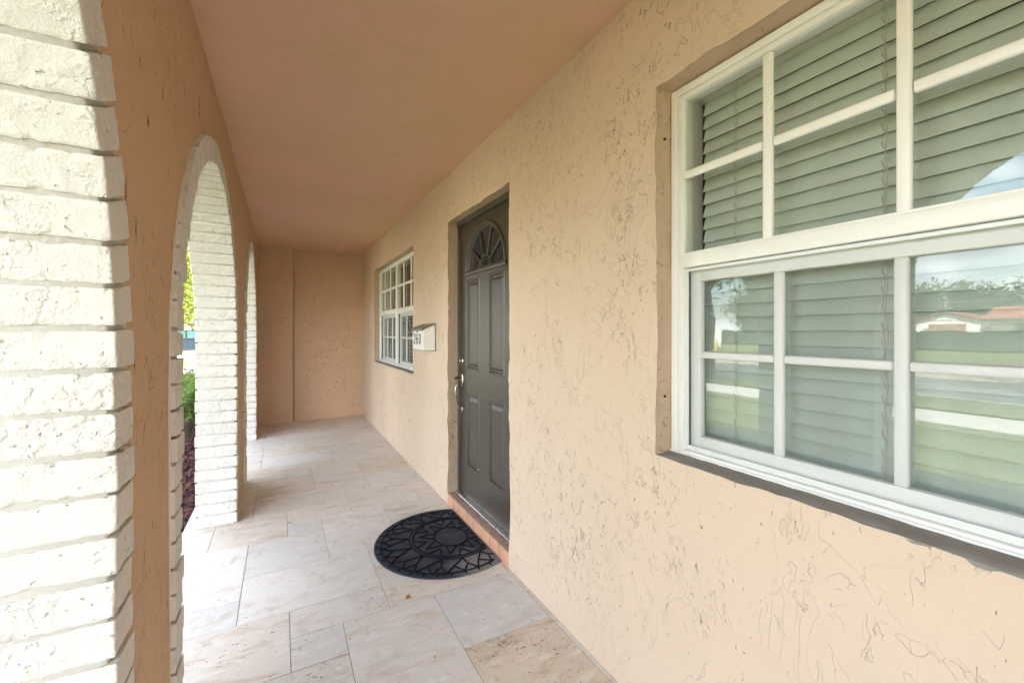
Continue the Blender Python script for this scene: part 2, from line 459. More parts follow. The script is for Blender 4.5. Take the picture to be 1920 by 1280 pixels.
# wall core behind the stucco skin keeps the rooms dark
ys=[YN-.9,BW[0],BW[1],DR[0],DR[1],SW[0],SW[1],YE+.15]
X0,X1=W+.012,W+.20
for a,b in((0,1),(2,3),(4,5),(6,7)): mb.box(X0,X1,ys[a]-.0 if a==0 else ys[a]+.012,ys[b]-.012 if b<7 else ys[b],-.1,CEIL+.01,mi=0)
for op in OPEN:
    mb.box(X0,X1,op[0]-.012,op[1]+.012,op[3]+.012,CEIL+.01)
    if op[2]>0: mb.box(X0,X1,op[0]-.012,op[1]+.012,-.1,op[2]-.03)
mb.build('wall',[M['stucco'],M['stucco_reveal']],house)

# end wall with pilaster
mb=MB()
def sheetY(mb,xs,zs,Y,mi=0):
    X,Z=np.meshgrid(xs,zs,indexing='ij'); P=wobble(np.stack([X.ravel(),np.full(X.size,Y),Z.ravel()],1),.005)
    mb.add(P,grid_faces(len(xs),len(zs)),mi,True)
sheetY(mb,lines(.15,W+.01,.03),lines(-.02,CEIL+.01,.03),YE)
mb.box(-.6,W+.2,YE+.03,YE+.25,-.1,CEIL+.4)
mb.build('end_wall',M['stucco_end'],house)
mb=MB()
pts=[(-.32,6.785),(.118,6.785),(.130,6.788),(.139,6.797),(.142,6.81),(.142,6.90)]
xs=[];
V=[];zs=lines(-.02,CEIL+.01,.03)
fine=[]
for (a,b) in zip(pts[:-1],pts[1:]):
    n=max(1,int(np.hypot(b[0]-a[0],b[1]-a[1])/.03))
    for k in range(n): fine.append((a[0]+(b[0]-a[0])*k/n,a[1]+(b[1]-a[1])*k/n))
fine.append(pts[-1])
P=np.array([(x,y,z) for x,y in fine for z in zs]); mb.add(wobble(P,.005),grid_faces(len(fine),len(zs)),0,True)
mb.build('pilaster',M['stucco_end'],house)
# ceiling
mb=MB()
xs=lines(XI-.05,W+.02,.08); ys=lines(YN-.9,YE+.1,.08)
X,Y=np.meshgrid(xs,ys,indexing='ij'); P=wobble(np.stack([X.ravel(),Y.ravel(),np.full(X.size,CEIL)],1),.004)
mb.add(P,grid_faces(len(xs),len(ys),True),0,True)
mb.build('porch_ceiling',M['ceiling'],house)
# roof with eave
mb=MB()
mb.prism([(-1.15,2.56),(-1.15,2.72),(5.0,4.3),(11.2,2.72),(11.2,2.56),(5.0,2.56)],'Y',YN-3.,12.0)
mb.build('roof',M['roofm'],house)
mb=MB(); mb.box(-1.19,-1.15,YN-3.,12.,2.50,2.74,.004); mb.box(-1.15,XO+.03,YN-3.,12.,2.545,2.56)
mb.build('fascia',M['fasciam'],house)
# rooms behind the openings
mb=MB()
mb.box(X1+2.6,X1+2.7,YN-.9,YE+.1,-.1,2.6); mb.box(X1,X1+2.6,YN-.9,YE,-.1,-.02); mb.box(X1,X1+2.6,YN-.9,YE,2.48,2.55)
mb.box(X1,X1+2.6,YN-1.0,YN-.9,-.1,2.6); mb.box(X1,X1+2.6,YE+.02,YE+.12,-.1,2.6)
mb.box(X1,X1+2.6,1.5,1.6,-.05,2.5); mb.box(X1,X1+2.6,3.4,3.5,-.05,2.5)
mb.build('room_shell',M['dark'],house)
# outer body of the house beyond the porch
mb=MB()
mb.box(-.62,W+.2,YE+.25,11.5,-.1,2.56); mb.build('front_wing',M['stucco_ext'],house)

# window sills (grey painted, sloping)
def sill(op,parent):
    y0,y1,z0,z1=op
    ys=lines(y0-.004,y1+.004,.012); prof=[(W+.003,z0-.010),(W+.0015,z0-.001),(W+.008,z0+.003),(W+.03,z0+.006),(W+.055,z0+.008),(W+.10,z0+.010)]
    P=np.array([(x,y,z) for x,z in prof for y in ys])
    k=np.repeat([0.35,.45,.6,1,.5,0],len(ys))[:,None]
    P=P+(vvec(P,16,31)*.006+vvec(P,45,33)*.003)*k
    m=MB(); m.add(P,grid_faces(len(prof),len(ys),True),0,True)
    return m.build('sill',M['sill'],parent)

# ------------------------------------------------------------------ windows
def part_empty(name,loc,parent,label=None):
    o=bpy.data.objects.new(name,None); o.empty_display_size=.1
    link(o,parent)
    o.matrix_parent_inverse=parent.matrix_basis.inverted(); o.location=loc
    if label:o['label']=label
    return o
def window(op,yt,yb_,uw,mul,label):
    """yt: far edge of frame, going towards lower y; uw unit width; mul mullion width"""
    y0,y1,z0,z1=op
    w=part_empty('window',(W+.07,(y0+y1)/2,z0),house,label)
    fx=1.163; fw=.046; zt=2.106; zbm=.891
    m=MB()
    for d0,d1,o in((0,.024,0),(.0255,fw,.004)):
        m.box(fx+o,1.215,yt-d0,yt-d1,zbm,zt-d0,.0025); m.box(fx+o,1.215,yb_+d0,yb_+d1,zbm,zt-d0,.0025)
        m.box(fx+o,1.215,yt-d1+.0,yb_+d1,zt-d0,zt-min(d1,.043),.0025)
    m.box(fx+.02,1.214,yt-.003,yt-fw+.003,zbm+.003,zt-.003); m.box(fx+.02,1.214,yb_+.003,yb_+fw-.003,zbm+.003,zt-.003); m.box(fx+.02,1.214,yt-fw,yb_+fw,zt-.04,zt-.004)
    m.box(fx,1.215,yt-fw,yb_+fw,zbm,zbm+.018,.003); m.box(fx+.012,1.215,yt-fw,yb_+fw,zbm+.019,zbm+.030,.002)
    m.box(fx-.006,fx-.001,yt+.002,yb_-.002,zbm-.002,zbm+.010,.002)
    ul=[(yt-fw,yt-fw-uw),(yt-fw-uw-mul,yt-fw-2*uw-mul)]
    m.box(fx-.002,1.215,ul[0][1],ul[1][0],zbm+.031,zt-.044,.004)
    m.build('frame',M['vinyl'],w)
    # fine lines where the profiles meet
    for (a,b) in ul:
        L=(a-b)
        mu=.026; lw=(L-2*mu)/3
        gm=MB(); 
        gm.box(1.183,1.185,a,b,1.545,zt-.043); gm.build('glass_pane',M['glass'],w)
        r=MB()
        for k in(1,2):
            yy=a-k*lw-(k-1)*mu
            r.box(1.164,1.182,yy,yy-mu,1.552,zt-.046,.006,seg=3)
        for k in range(3):
            ya=a-k*(lw+mu); r.box(1.166,1.182,ya-.002,ya-lw+.002,1.800,1.826,.006,seg=3)
        r.build('grille',M['vinyl'],w)
        mr=MB(); mr.box(1.161,1.192,a+.001,b-.001,1.506,1.550,.003); mr.box(1.166,1.180,a-.001,b+.001,1.550,1.556,.001)
        mr.build('meeting_rail',M['vinyl'],w)
        # lower sash behind
        s=MB(); sx0,sx1=1.196,1.222; st=.036; a2,b2=a-.006,b+.006
        s.box(sx0,sx1,a2,a2-st,.920,1.512,.003); s.box(sx0,sx1,b2,b2+st,.920,1.512,.003)
        s.box(sx0,sx1,a2-st,b2+st,1.462,1.512,.003); s.box(sx0,sx1,a2-st,b2+st,.912,.957,.004)
        lw2=(a2-b2-2*st-2*mu)/3
        for k in(1,2):
            yy=a2-st-k*lw2-(k-1)*mu; s.box(sx0-.004,sx1-.012,yy,yy-mu,.957,1.463,.006,seg=3)
        for k in range(3):
            ya=a2-st-k*(lw2+mu); s.box(sx0-.003,sx1-.012,ya-.001,ya-lw2+.001,1.211,1.233,.005,seg=3)
        s.build('lower_sash',M['sash'],w)
        gm=MB(); gm.box(1.2125,1.2145,a2-st,b2+st,.955,1.464); gm.build('glass_pane',M['glass'],w)
        # insect screen in front of the lower sash
        f=MB(); t=.011
        f.box(1.174,1.184,a-.001,a-t,.912,1.504,.002); f.box(1.174,1.184,b+.001,b+t,.912,1.504,.002)
        f.box(1.174,1.184,a-t,b+t,.912,.926,.002); f.box(1.174,1.184,a-t,b+t,1.494,1.504,.002)
        for yy in(a-.10,b+.10): f.box(1.168,1.174,yy,yy-.045,.913,.924,.001)
        f.build('screen_frame',M['vinyl_grey'],w)
        q=MB(); q.add([(1.180,a-t,.924),(1.180,b+t,.924),(1.180,b+t,1.496),(1.180,a-t,1.496)],[(0,1,2,3)]); q.build('insect_screen',M['screen'],w)
        # dark gaskets / tracks beside the sash
        k=MB(); k.box(1.186,1.195,a-.0005,a-.006,.915,1.50); k.box(1.186,1.195,b+.0005,b+.006,.915,1.50); k.box(1.186,1.194,a-.006,b+.006,1.4995,1.5055)
        k.box(1.186,1.195,a-.006,b+.006,.9105,.9115)
        k.build('gasket',M['seal'],w)
    # white inner jamb liner
    j=MB(); j.box(1.216,1.30,yt+.0,yt-.018,zbm-.004,zt+.004); j.box(1.216,1.30,yb_,yb_+.018,zbm-.004,zt+.004)
    j.box(1.216,1.32,yt-.018,yb_+.018,zt-.012,zt+.006); j.box(1.216,1.34,yt-.018,yb_+.018,zbm-.006,zbm+.02)
    j.build('jamb_liner',M['vinyl'],w)
    sill(op,w)
    return w
window(BW,1.010,-.812+.0,.843,.044,'large twin white grid window right beside the camera')
window(SW,5.926,4.000,.885,.064,'white grid window at the far end beyond the mailbox')

def blind(y1,y0,zbot,label,ladders,tilt=72,open_=False,xc=1.272,group=None,mat='blind'):
    t=thing('window_blind',(xc,(y0+y1)/2,zbot),label,'window blind',group)
    h=MB(); h.box(xc-.025,xc+.03,y0,y1,2.078,2.100,.003)
    for yy in ladders: h.box(xc-.034,xc-.026,yy-.012,yy+.012,2.070,2.092,.002)
    h.build('head_rail',M['rail'],t)
    s=MB(); z=2.052; k=0
    ys=lines(y0,y1,.05)
    rnd=random.Random(5)
    while z>zbot+.03:
        a=R(tilt+rnd.uniform(-2.,2.)); dz=rnd.uniform(-.001,.001)
        w=.0255; cx,cz=math.cos(a)*w,math.sin(a)*w
        prof=[]
        for q in (-1,-.5,0,.5,1):
            c=.0018*(1-q*q); prof.append((xc+q*cx*1.0+c*math.sin(a)*-1,z+dz+q*cz))
        P=[];
        for (x,zz) in prof:
            for y in ys: P.append((x,y,zz+.0008*math.sin(y*3+k)))
        for (x,zz) in prof:
            for y in ys: P.append((x+.0016,y,zz+.0008*math.sin(y*3+k)))
        n=len(ys); m_=len(prof)
        F=grid_faces(m_,n)+[tuple(i+m_*n for i in f[::-1]) for f in grid_faces(m_,n)]
        F+= [(0*n+i,m_*n+i,m_*n+i+1,i+1) for i in range(n-1)]+[((m_-1)*n+i,(m_-1)*n+i+1,m_*n+(m_-1)*n+i+1,m_*n+(m_-1)*n+i) for i in range(n-1)]
        s.add(P,F,0,True)
        z-=.0428; k+=1
    s.build('slats',M[mat],t,angle=50)
    b=MB(); b.box(xc-.022,xc+.022,y0,y1,zbot,zbot+.016,.004); b.build('bottom_rail',M['rail'],t)
    for yy in ladders:
        c=MB(); p=[(xc-.019+.0015*math.sin(q*1.7+yy*9),yy+.0025*math.sin(q*1.3+yy*5),2.085-q*(2.085-zbot)/46) for q in range(47)]
        c.tube(p,.0011,5); p=[(xc-.018,yy+.005+.003*math.sin(q*2.1),2.085-q*(2.085-zbot)/46) for q in range(47)]; c.tube(p,.0008,5)
        zz=2.052
        while zz>zbot+.05:
            c.tube([(xc-.018,yy,zz-.03),(xc-.0205,yy+.007,zz-.017),(xc-.018,yy+.010,zz-.004)],.0010,4); zz-=.0428
        c.build('ladder_cord',M['cord'],t)
    return t
blind(.962,-.80,.905,'closed sage white slatted blind behind the big near window',[.833,.458,.08,-.30,-.66])
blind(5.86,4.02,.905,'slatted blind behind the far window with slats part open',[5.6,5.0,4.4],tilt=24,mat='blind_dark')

# ------------------------------------------------------------------ door
door=part_empty('front_door',(W+.10,2.54,.09),house,'dark grey-brown panelled front door with half round glazing')
DX=1.182; DY0,DY1=2.085,2.995; DZ0,DZ1=.098,2.030+.045
def doorleaf():
    # panels (y0,y1,z0,z1)
    pans=[(2.640,2.868,1.018,1.668),(2.272,2.500,1.018,1.668),(2.640,2.868,.318,.850),(2.272,2.500,.318,.850)]
    fc=(2.570,1.722); fr=.300; fh=.285
    m=MB()
    step=.0125
    ys=lines(DY0,DY1,step,[p[i] for p in pans for i in(0,1)]); zs=lines(DZ0,DZ1,step,[p[i] for p in pans for i in(2,3)])
    def hgt(y,z):
        h=0.
        for y0,y1,z0,z1 in pans:
            d=min(y-y0,y1-y,z-z0,z1-z)
            if d>0:
                prof=[(0,0),(.006,-.004),(.014,-.004),(.020,.009),(.026,.010),(.048,.0015),(.060,.001),(9,.001)]
                for (a,ha),(b,hb) in zip(prof[:-1],prof[1:]):
                    if a<=d<b: h=ha+(hb-ha)*(d-a)/(b-a); break
        return h
    # finer grid near panel borders
    extra=[]
    for p in pans:
        for o in(.006,.014,.020,.026,.037,.048,.060):
            extra+=[(p[0]+o,p[1]-o)]
    ysx=sorted(set(list(np.round(ys,5))+[round(v,5) for e in extra for v in e]))
    zx=[]
    for p in pans:
        for o in(.006,.014,.020,.026,.037,.048,.060): zx+=[p[2]+o,p[3]-o]
    zsx=sorted(set(list(np.round(zs,5))+[round(v,5) for v in zx]))
    def inside(y,z): 
        dz=z-fc[1]
        return dz>0 and ((y-fc[0])/fr)**2+(dz/fh)**2<1
    V=[];
    for y in ysx:
        for z in zsx: V.append((DX+hgt(y,z),y,z))
    mask=np.zeros((len(ysx)-1,len(zsx)-1),bool)
    for i in range(len(ysx)-1):
        for j in range(len(zsx)-1):
            yc=(ysx[i]+ysx[i+1])/2; zc=(zsx[j]+zsx[j+1])/2
            if inside(yc,zc): mask[i,j]=True
    m.add(V,grid_faces(len(ysx),len(zsx),True,mask),0,True)
    m.box(DX+.004,DX+.044,DY0,DY0+.008,DZ0,DZ1); m.box(DX+.004,DX+.044,DY1-.008,DY1,DZ0,DZ1)
    m.box(DX+.022,DX+.044,DY0+.01,DY1-.01,DZ0,fc[1]-.02)
    m.box(DX+.03,DX+.044,DY0+.01,DY1-.01,fc[1]+fh+.02,DZ1)
    m.build('door_leaf',M['door'],door,angle=28)
    # fanlight moulding, spokes, glass
    t=MB(); n=40
    def arc(ry,rz,x,a0=0,a1=math.pi,n=n): return [(x,fc[0]+ry*math.cos(a0+(a1-a0)*k/n),fc[1]+rz*math.sin(a0+(a1-a0)*k/n)) for k in range(n+1)]
    def ringstrip(ry1,rz1,ry2,rz2,x1,x2,m):
        A=arc(ry1,rz1,x1); B=arc(ry2,rz2,x2); V=A+B; k=len(A)
        m.add(V,[(i,i+1,k+i+1,k+i) for i in range(k-1)],0,True)
    seq=[(.024,-.0+.0,.0),(.020,.0,-.009),(.010,0,-.012),(.0,0,-.010),(-.006,0,.002),(-.012,0,.003),(-.020,0,.016)]
    for (o1,_,x1),(o2,_,x2) in zip(seq[:-1],seq[1:]):
        ringstrip(fr+o1,fh+o1,fr+o2,fh+o2,DX+x1,DX+x2,t)
    # bottom bar with same profile
    prof=[(-.026,.0),(-.022,-.009),(-.012,-.012),(-.002,-.010),(.004,.002),(.010,.003),(.018,.016)]
    V=[(DX+x,yy,fc[1]+z) for z,x in prof for yy in(fc[0]-fr-.024,fc[0]+fr+.024)]
    t.add(V,[(2*i,2*i+1,2*i+3,2*i+2) for i in range(len(prof)-1)],0,True)
    t.box(DX+.0,DX+.012,fc[0]-fr-.024,fc[0]-fr-.012,fc[1]-.026,fc[1]+.01); 
    t.build('fanlight_moulding',M['door'],door)
    sp=MB()
    hub=arc(.085,.082,DX+.010,n=18); sp.tube(hub,.0075,6)
    hub=arc(.060,.058,DX+.012,n=18); sp.tube(hub,.0045,6)
    for ang in(36,72,108,144):
        a=R(ang); p0=(DX+.010,fc[0]+.085*math.cos(a),fc[1]+.082*math.sin(a)); p1=(DX+.010,fc[0]+(fr-.01)*math.cos(a),fc[1]+(fh-.01)*math.sin(a))
        sp.tube([p0,p1],.0075,6)
    sp.build('fanlight_spokes',M['door'],door)
    g=MB(); A=arc(fr-.012,fh-.012,DX+.0175); g.add(A+[(DX+.0175,fc[0],fc[1]+.012)],[(i+1,i,len(A)) for i in range(len(A)-1)]); g.build('fanlight_glass',M['window_dark'],door)
doorleaf()
# frame (jamb, head)
m=MB(); jx=1.160
m.box(jx+.012,jx+.09,DR[1]+.004,DY1+.003,.08,DR[3],.004); m.box(jx,jx+.09,DR[0]-.004,DY0-.003,.08,DR[3],.004)
m.box(jx-.002,jx+.09,DY0-.004,DY1+.02,DZ1+.003,DR[3]+.006,.004)
m.build('door_frame',M['doorframe'],door)
# aluminium threshold
m=MB(); m.prism([(1.150,.086),(1.152,.092),(1.160,.0945),(1.178,.096),(1.21,.098),(1.21,.083),(1.150,.083)],'Y',DR[0]+.002,DR[1]-.002)
# swap axes: prism Y uses (u,w,v) = x,y,z
m.build('threshold',M['alu'],door)
# deadbolt
def disc(m,x,y,z,r,t,n=24,dome=0):
    V=[];F=[]
    prof=[(0,r),(t*.6,r),(t,r*.86),(t+dome,r*.45),(t+dome*1.2,0.001)]
    for (d,rr) in prof:
        for k in range(n):
            a=2*math.pi*k/n; V.append((x-d,y+rr*math.cos(a),z+rr*math.sin(a)))
    for i in range(len(prof)-1):
        for k in range(n): F.append((i*n+k,i*n+(k+1)%n,(i+1)*n+(k+1)%n,(i+1)*n+k))
    m.add(V,F,0,True)
m=MB(); hy=2.955
disc(m,DX,hy,1.075,.031,.010,dome=.004); disc(m,DX-.012,hy,1.075,.016,.010,dome=.003)
m.build('deadbolt',M['steel'],door)
m=MB()
# handleset: oval plate, thumb lever, pull grip, lower foot
def oval(m,y,z,ry,rz,t):
    V=[];F=[];n=28
    for (d,k_) in((0,1),(t*.6,1),(t,.85),(t*1.25,.45),(t*1.3,.01)):
        for k in range(n):
            a=2*math.pi*k/n; V.append((DX-d,y+ry*k_*math.cos(a),z+rz*k_*math.sin(a)))
    for i in range(4):
        for k in range(n): F.append((i*n+k,i*n+(k+1)%n,(i+1)*n+(k+1)%n,(i+1)*n+k))
    m.add(V,F,0,True)
oval(m,hy,.935,.030,.060,.011)
oval(m,hy,.715,.016,.030,.010)
m.tube([(DX-.010,hy,.925),(DX-.035,hy,.915),(DX-.052,hy,.890),(DX-.056,hy,.850),(DX-.052,hy,.80),(DX-.040,hy,.755),(DX-.022,hy,.725),(DX-.008,hy,.715)],[.0075,.0065,.006,.006,.006,.006,.006,.007],10)
m.tube([(DX-.010,hy,.952),(DX-.040,hy,.955),(DX-.062,hy,.948)],[.007,.010,.009],8)
m.build('handle',M['steel'],door)
m=MB(); disc(m,DX-.001,2.655,.352,.008,.006,n=12,dome=.003); m.build('door_stud',M['steel'],door)

# tiled step
step=part_empty('door_step',(W,2.54,0),house,'low terracotta tiled step under the front door')
m=MB(); m.box(W+.003,W+.10,DR[0]+.001,DR[1]-.001,-.05,.081); m.build('step_core',M['tgrout'],step)
m1=MB();m2=MB(); n=8; tw=(DR[1]-DR[0])/n; rr=random.Random(3)
for k in range(n):
    a=DR[0]+k*tw+.0025; b=DR[0]+(k+1)*tw-.0025
    m1.box(W-.004,W+.004,a,b,.003,.079,.0015); m2.box(W-.004,W+.057,a,b,.081,.0865,.0015)
m1.build('riser_tiles',M['terra'],step); m2.build('tread_tiles',M['terratop'],step)

# small fixings on the wall
m=MB(); m.box(W-.009,W+.004,3.108,3.150,1.205,1.275,.004); m.box(W-.013,W-.008,3.120,3.138,1.225,1.255,.003)
m.build('doorbell',M['stucco'],house)
for zz in(1.945,1.08):
    m=MB(); m.tube([(W+.038,1.0155,zz),(W+.038,1.007,zz)],.0042,10); m.build('screw_cover',M['seal'],house)

# ------------------------------------------------------------------ ARCADE
arc_t=thing('arcade_wall',(XI-.1,2.5,0),'tan stucco arcade wall with white brick lined arches on the left of the porch','arcade')
ARCH=[dict(c=.155,a=.985,b=1.08,zc=1.22),dict(c=2.53,a=.985,b=.975,zc=1.21),dict(c=5.115,a=.880,b=.985,zc=1.21)]
TH=.100
ZT=CEIL+.06
edges=[YN+.35]
cells=[]
bd=[YN+.30]+[ (ARCH[i]['c']+ARCH[i]['a']+ARCH[i+1]['c']-ARCH[i+1]['a'])/2 for i in range(2)]+[6.0+.06]
mb=MB()
for i,A in enumerate(ARCH):
    y0,y1=bd[i],bd[i+1]; c,a,b,zc=A['c'],A['a'],A['b'],A['zc']
    # angles
    ca=[math.atan2(ZT-zc,y1-c),math.atan2(ZT-zc,y0-c)]
    th=sorted(set([round(t,6) for t in lines(0,math.pi,.03,ca)]))
    rad=np.linspace(0,1,12)
    for X,fl in((XI,True),(XO+.02,False)):
        P=[]
        for t in th:
            # ellipse pt in same direction
            ct,st=math.cos(t),math.sin(t)
            k=1/math.sqrt((ct/a)**2+(st/b)**2); e=(c+k*ct,zc+k*st)
            # rect boundary
            cand=[]
            if ct>1e-9: cand.append((y1-c)/ct)
            if ct<-1e-9: cand.append((y0-c)/ct)
            if st>1e-9: cand.append((ZT-zc)/st)
            q=min(cand); o=(c+q*ct,zc+q*st)
            for r in rad: P.append((X,e[0]+(o[0]-e[0])*r,e[1]+(o[1]-e[1])*r))
        mb.add(wobble(np.array(P),.004),grid_faces(len(th),len(rad),fl),0,True)
        for ya,yc in((y0,c-a),(c+a,y1)):
            ys=lines(ya,yc,.03); zs=lines(-.12,zc,.03)
            Y,Z=np.meshgrid(ys,zs,indexing='ij'); P=np.stack([np.full(Y.size,X),Y.ravel(),Z.ravel()],1)
            mb.add(wobble(P,.004),grid_faces(len(ys),len(zs),not fl),0,True)
# solid remainder to end wall, and near end
for X,fl in((XI,True),(XO+.02,False)):
    ys=lines(bd[-1],6.80,.03); zs=lines(-.12,ZT,.03)
    Y,Z=np.meshgrid(ys,zs,indexing='ij'); mb.add(wobble(np.stack([np.full(Y.size,X),Y.ravel(),Z.ravel()],1),.004),grid_faces(len(ys),len(zs),not fl),0,True)
mb.box(XO+.021,XI-.001,YN+.29,YN+.30,-.12,ZT)
mb.box(XO+.03,XI-.01,YN+.3,6.8,ZT-.02,ZT)
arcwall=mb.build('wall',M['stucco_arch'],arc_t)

def brick_arch(A,hi,label):
    c,a,b,zc=A['c'],A['a']-TH,A['b']-TH,A['zc']
    # path parameter table of intrados (right jamb up, over, left jamb down)
    n=400; tt=np.linspace(0,math.pi,n); ex=c+a*np.cos(tt); ez=zc+b*np.sin(tt)
    sl=np.concatenate([[0],np.cumsum(np.hypot(np.diff(ex),np.diff(ez)))]); LA=sl[-1]
    nx,nz=b*np.cos(tt),a*np.sin(tt); nn=np.hypot(nx,nz); nx/=nn;nz/=nn
    def mp(S,B,C):
        """S along path from floor on the far jamb, B outward depth, C = x"""
        S=np.asarray(S);u=S-zc
        uu=np.clip(u,0,LA)
        y=np.interp(uu,sl,ex);z=np.interp(uu,sl,ez);ny=np.interp(uu,sl,nx);nzz=np.interp(uu,sl,nz)
        z=np.where(u<0,S,z); z=np.where(u>LA,zc-(u-LA),z)
        ny=np.where(u<0,1.,np.where(u>LA,-1.,ny)); nzz=np.where((u<0)|(u>LA),0.,nzz)
        return np.stack([C,y+ny*B,z+nzz*B],1)
    total=2*zc+LA
    pitch=.0765; nb=int(round(total/pitch)); pitch=total/nb
    joint=.0095
    faces=MB()
    # mortar core (recessed)
    S=np.linspace(-.1,total+.1,nb*4); 
    rec=.0036; re=.0135
    prof=[(TH+.014,XI-.012),(TH+.006,XI+.0035),(TH-.012,XB-re),(rec+.004,XB-re),(rec,XB-re-.004),(rec,XO+re+.002),(rec+.004,XO+re),(TH+.01,XO+re)]
    P=np.vstack([mp(S,np.full(len(S),bb),np.full(len(S),cc)) for bb,cc in prof])
    P=P+vvec(P,60,77)*.0008
    faces.add(P,grid_faces(len(prof),len(S),False),1,True)
    rg=random.Random(int(c*100)+11)
    for k in range(nb):
        s0,s1=k*pitch+joint/2,(k+1)*pitch-joint/2
        smid=(s0+s1)/2
        vis=hi and smid<zc+LA*.55
        ns=11 if vis else 3; nc=46 if vis else 7; nbv=20 if vis else 3
        jb=rg.uniform(-.0018,.0018); jc=rg.uniform(-.003,.003); js=rg.uniform(-.0012,.0012)
        r=.0035 # rounding
        # cross-section loop in (B,C): end inner (x=XB) -> intrados -> outer end
        loop=[(TH+.002,XI-.012)]
        for q in np.linspace(1,0,nbv+1)[:-1]: loop.append((r+(TH+.002-r)*q,XB))
        for q in np.linspace(0,1,4): loop.append((r-r*math.sin(q*math.pi/2),XB-r+r*math.cos(q*math.pi/2)))
        for q in np.linspace(0,1,nc+1)[1:]: loop.append((0,XB-r+(XO+r-XB+r)*q))
        loop.append((r,XO)); loop.append((TH,XO))
        loop=np.array(loop)
        ss=[0.,.0,.03]+list(np.linspace(.1,.9,ns))+[.97,1.,1.]
        dd=[.016,.0012,.0002]+[0]*ns+[.0002,.0012,.016]
        P=[]
        for q,d in zip(ss,dd):
            B=loop[:,0].copy(); C=loop[:,1].copy()
            B=np.where(loop[:,0]<TH*.9,B+d,B); B=np.where(loop[:,0]>TH,B-d*.3,B); C=np.where((C>XB-.02)&(C>XI-.01),C-d*.8,C)
            Sx=np.full(len(loop),s0+(s1-s0)*q)
            # ragged ends of the brick arris
            P.append(mp(Sx+js,B+jb,C+jc))
        P=np.vstack(P)
        am=.0010
        P=P+vvec(P,22,5)*am+vvec(P,70,8)*am*.9+(vvec(P,160,12)*am*.45 if vis else 0)
        # chipped arris: pull in random spots near edges
        nl=len(loop)
        chip=np.clip(vn(P,45,99)-.25,0,1)
        em=np.zeros(len(P)); em[:nl*4]=1; em[-nl*4:]=1
        ctr=mp(np.full(len(P),smid),np.full(len(P),.03),P[:,0])
        P=P+(ctr-P)*(chip*em*.16)[:,None]
        faces.add(P,grid_faces(len(ss),nl,False),0,True)
    o=faces.build('brick_arch',[M['brick'],M['mortar']],arc_t,angle=60)
    o['label']=label
    return o
brick_arch(ARCH[0],True,'nearest white brick lined arch, at the left edge of the photo')
brick_arch(ARCH[1],True,'middle white brick lined arch')
brick_arch(ARCH[2],False,'far narrow white brick lined arch by the end wall')

# ------------------------------------------------------------------ FLOOR
UX,UY,BX,BY=.2087,.2015,-.1785,2.0215
pat=[(-1,1,5,7),(-2,-1,5,7),(-2,0,1,2),(-2,0,2,5),(0,3,1,3),(1,3,0,1),(0,2,3,5),(1,2,5,6),(2,4,3,6),(3,4,2,3),(3,6,0,2),(4,6,2,4),(4,6,4,6),(6,6.5,0,2),(6,6.5,2,4),(6,6.5,4,6)]
mb=MB(); rg=random.Random(12)
XF0,XF1=-.565,W+.01
over={(4,6,-2,0):(.25,.0,1.0),(4,6,-4,-2):(.5,.95,0),(3,6,0,2):(.5,.45,.0),(2,4,-3,0):(.35,.2,.72),(0,3,1,3):(.8,.05,.1),(-2,0,2,5):(.9,.0,.0),(2,4,3,6):(.8,.1,0)}
for p in range(-6,6):
    for (i0,i1,j0,j1) in pat:
        x0,x1=BX+UX*i0,BX+UX*i1; y0,y1=BY+UY*(j0+6*p),BY+UY*(j1+6*p)
        x0=max(x0,XF0);x1=min(x1,XF1); y1=min(y1,6.93)
        if y0>6.9 or y1<-4.2 or x1-x0<.01 or y1-y0<.01: continue
        g=.0013; key=(i0,i1,j0+6*p,j1+6*p)
        col=over.get(key) or (rg.random(),rg.random()**1.6*.8,rg.random()*.9)
        dz=rg.uniform(-.0006,.0006)
        col=tuple(np.clip(np.array(col)+np.array([rg.uniform(-.04,.04) for _ in range(3)]),0,1))
        mb.box(x0+g,x1-g,y0+g,y1-g,-.012,dz,.0012,attr=col,seg=1)
fl=mb
fl.add([(XF0,-4.2,-.0035),(XF1,-4.2,-.0035),(XF1,6.93,-.0035),(XF0,6.93,-.0035)],[(0,1,2,3)],1)
fl.box(XF0+.004,XF1,-4.2,6.93,-.16,-.013,mi=2)
tag(fl.build('porch_floor',[M['travertine'],M['grout'],M['slab']]),kind='structure')

# ------------------------------------------------------------------ DOORMAT
mat=thing('doormat',(.9,2.53,0),'black half round rubber doormat with a sun pattern in front of the grey door','doormat')
MC=(.905,2.525); MR=.434; XC=1.084
m=MB(); n=72
a0=math.acos((XC-MC[0])/MR)
ang=[a0+(2*math.pi-2*a0)*k/n for k in range(n+1)]
def circ(r,z): return [(min(MC[0]+r*math.cos(t),XC-(MR-r)*.0),MC[1]+r*math.sin(t),z) for t in ang]
rows=[(MR,.0005),(MR,.006),(MR-.004,.0085),(MR-.010,.0085),(MR-.013,.006)]
V=[p for r,z in rows for p in circ(r,z)]; k=n+1
F=[(i*k+j,i*k+j+1,(i+1)*k+j+1,(i+1)*k+j) for i in range(len(rows)-1) for j in range(n)]
m.add(V,F,0,True)
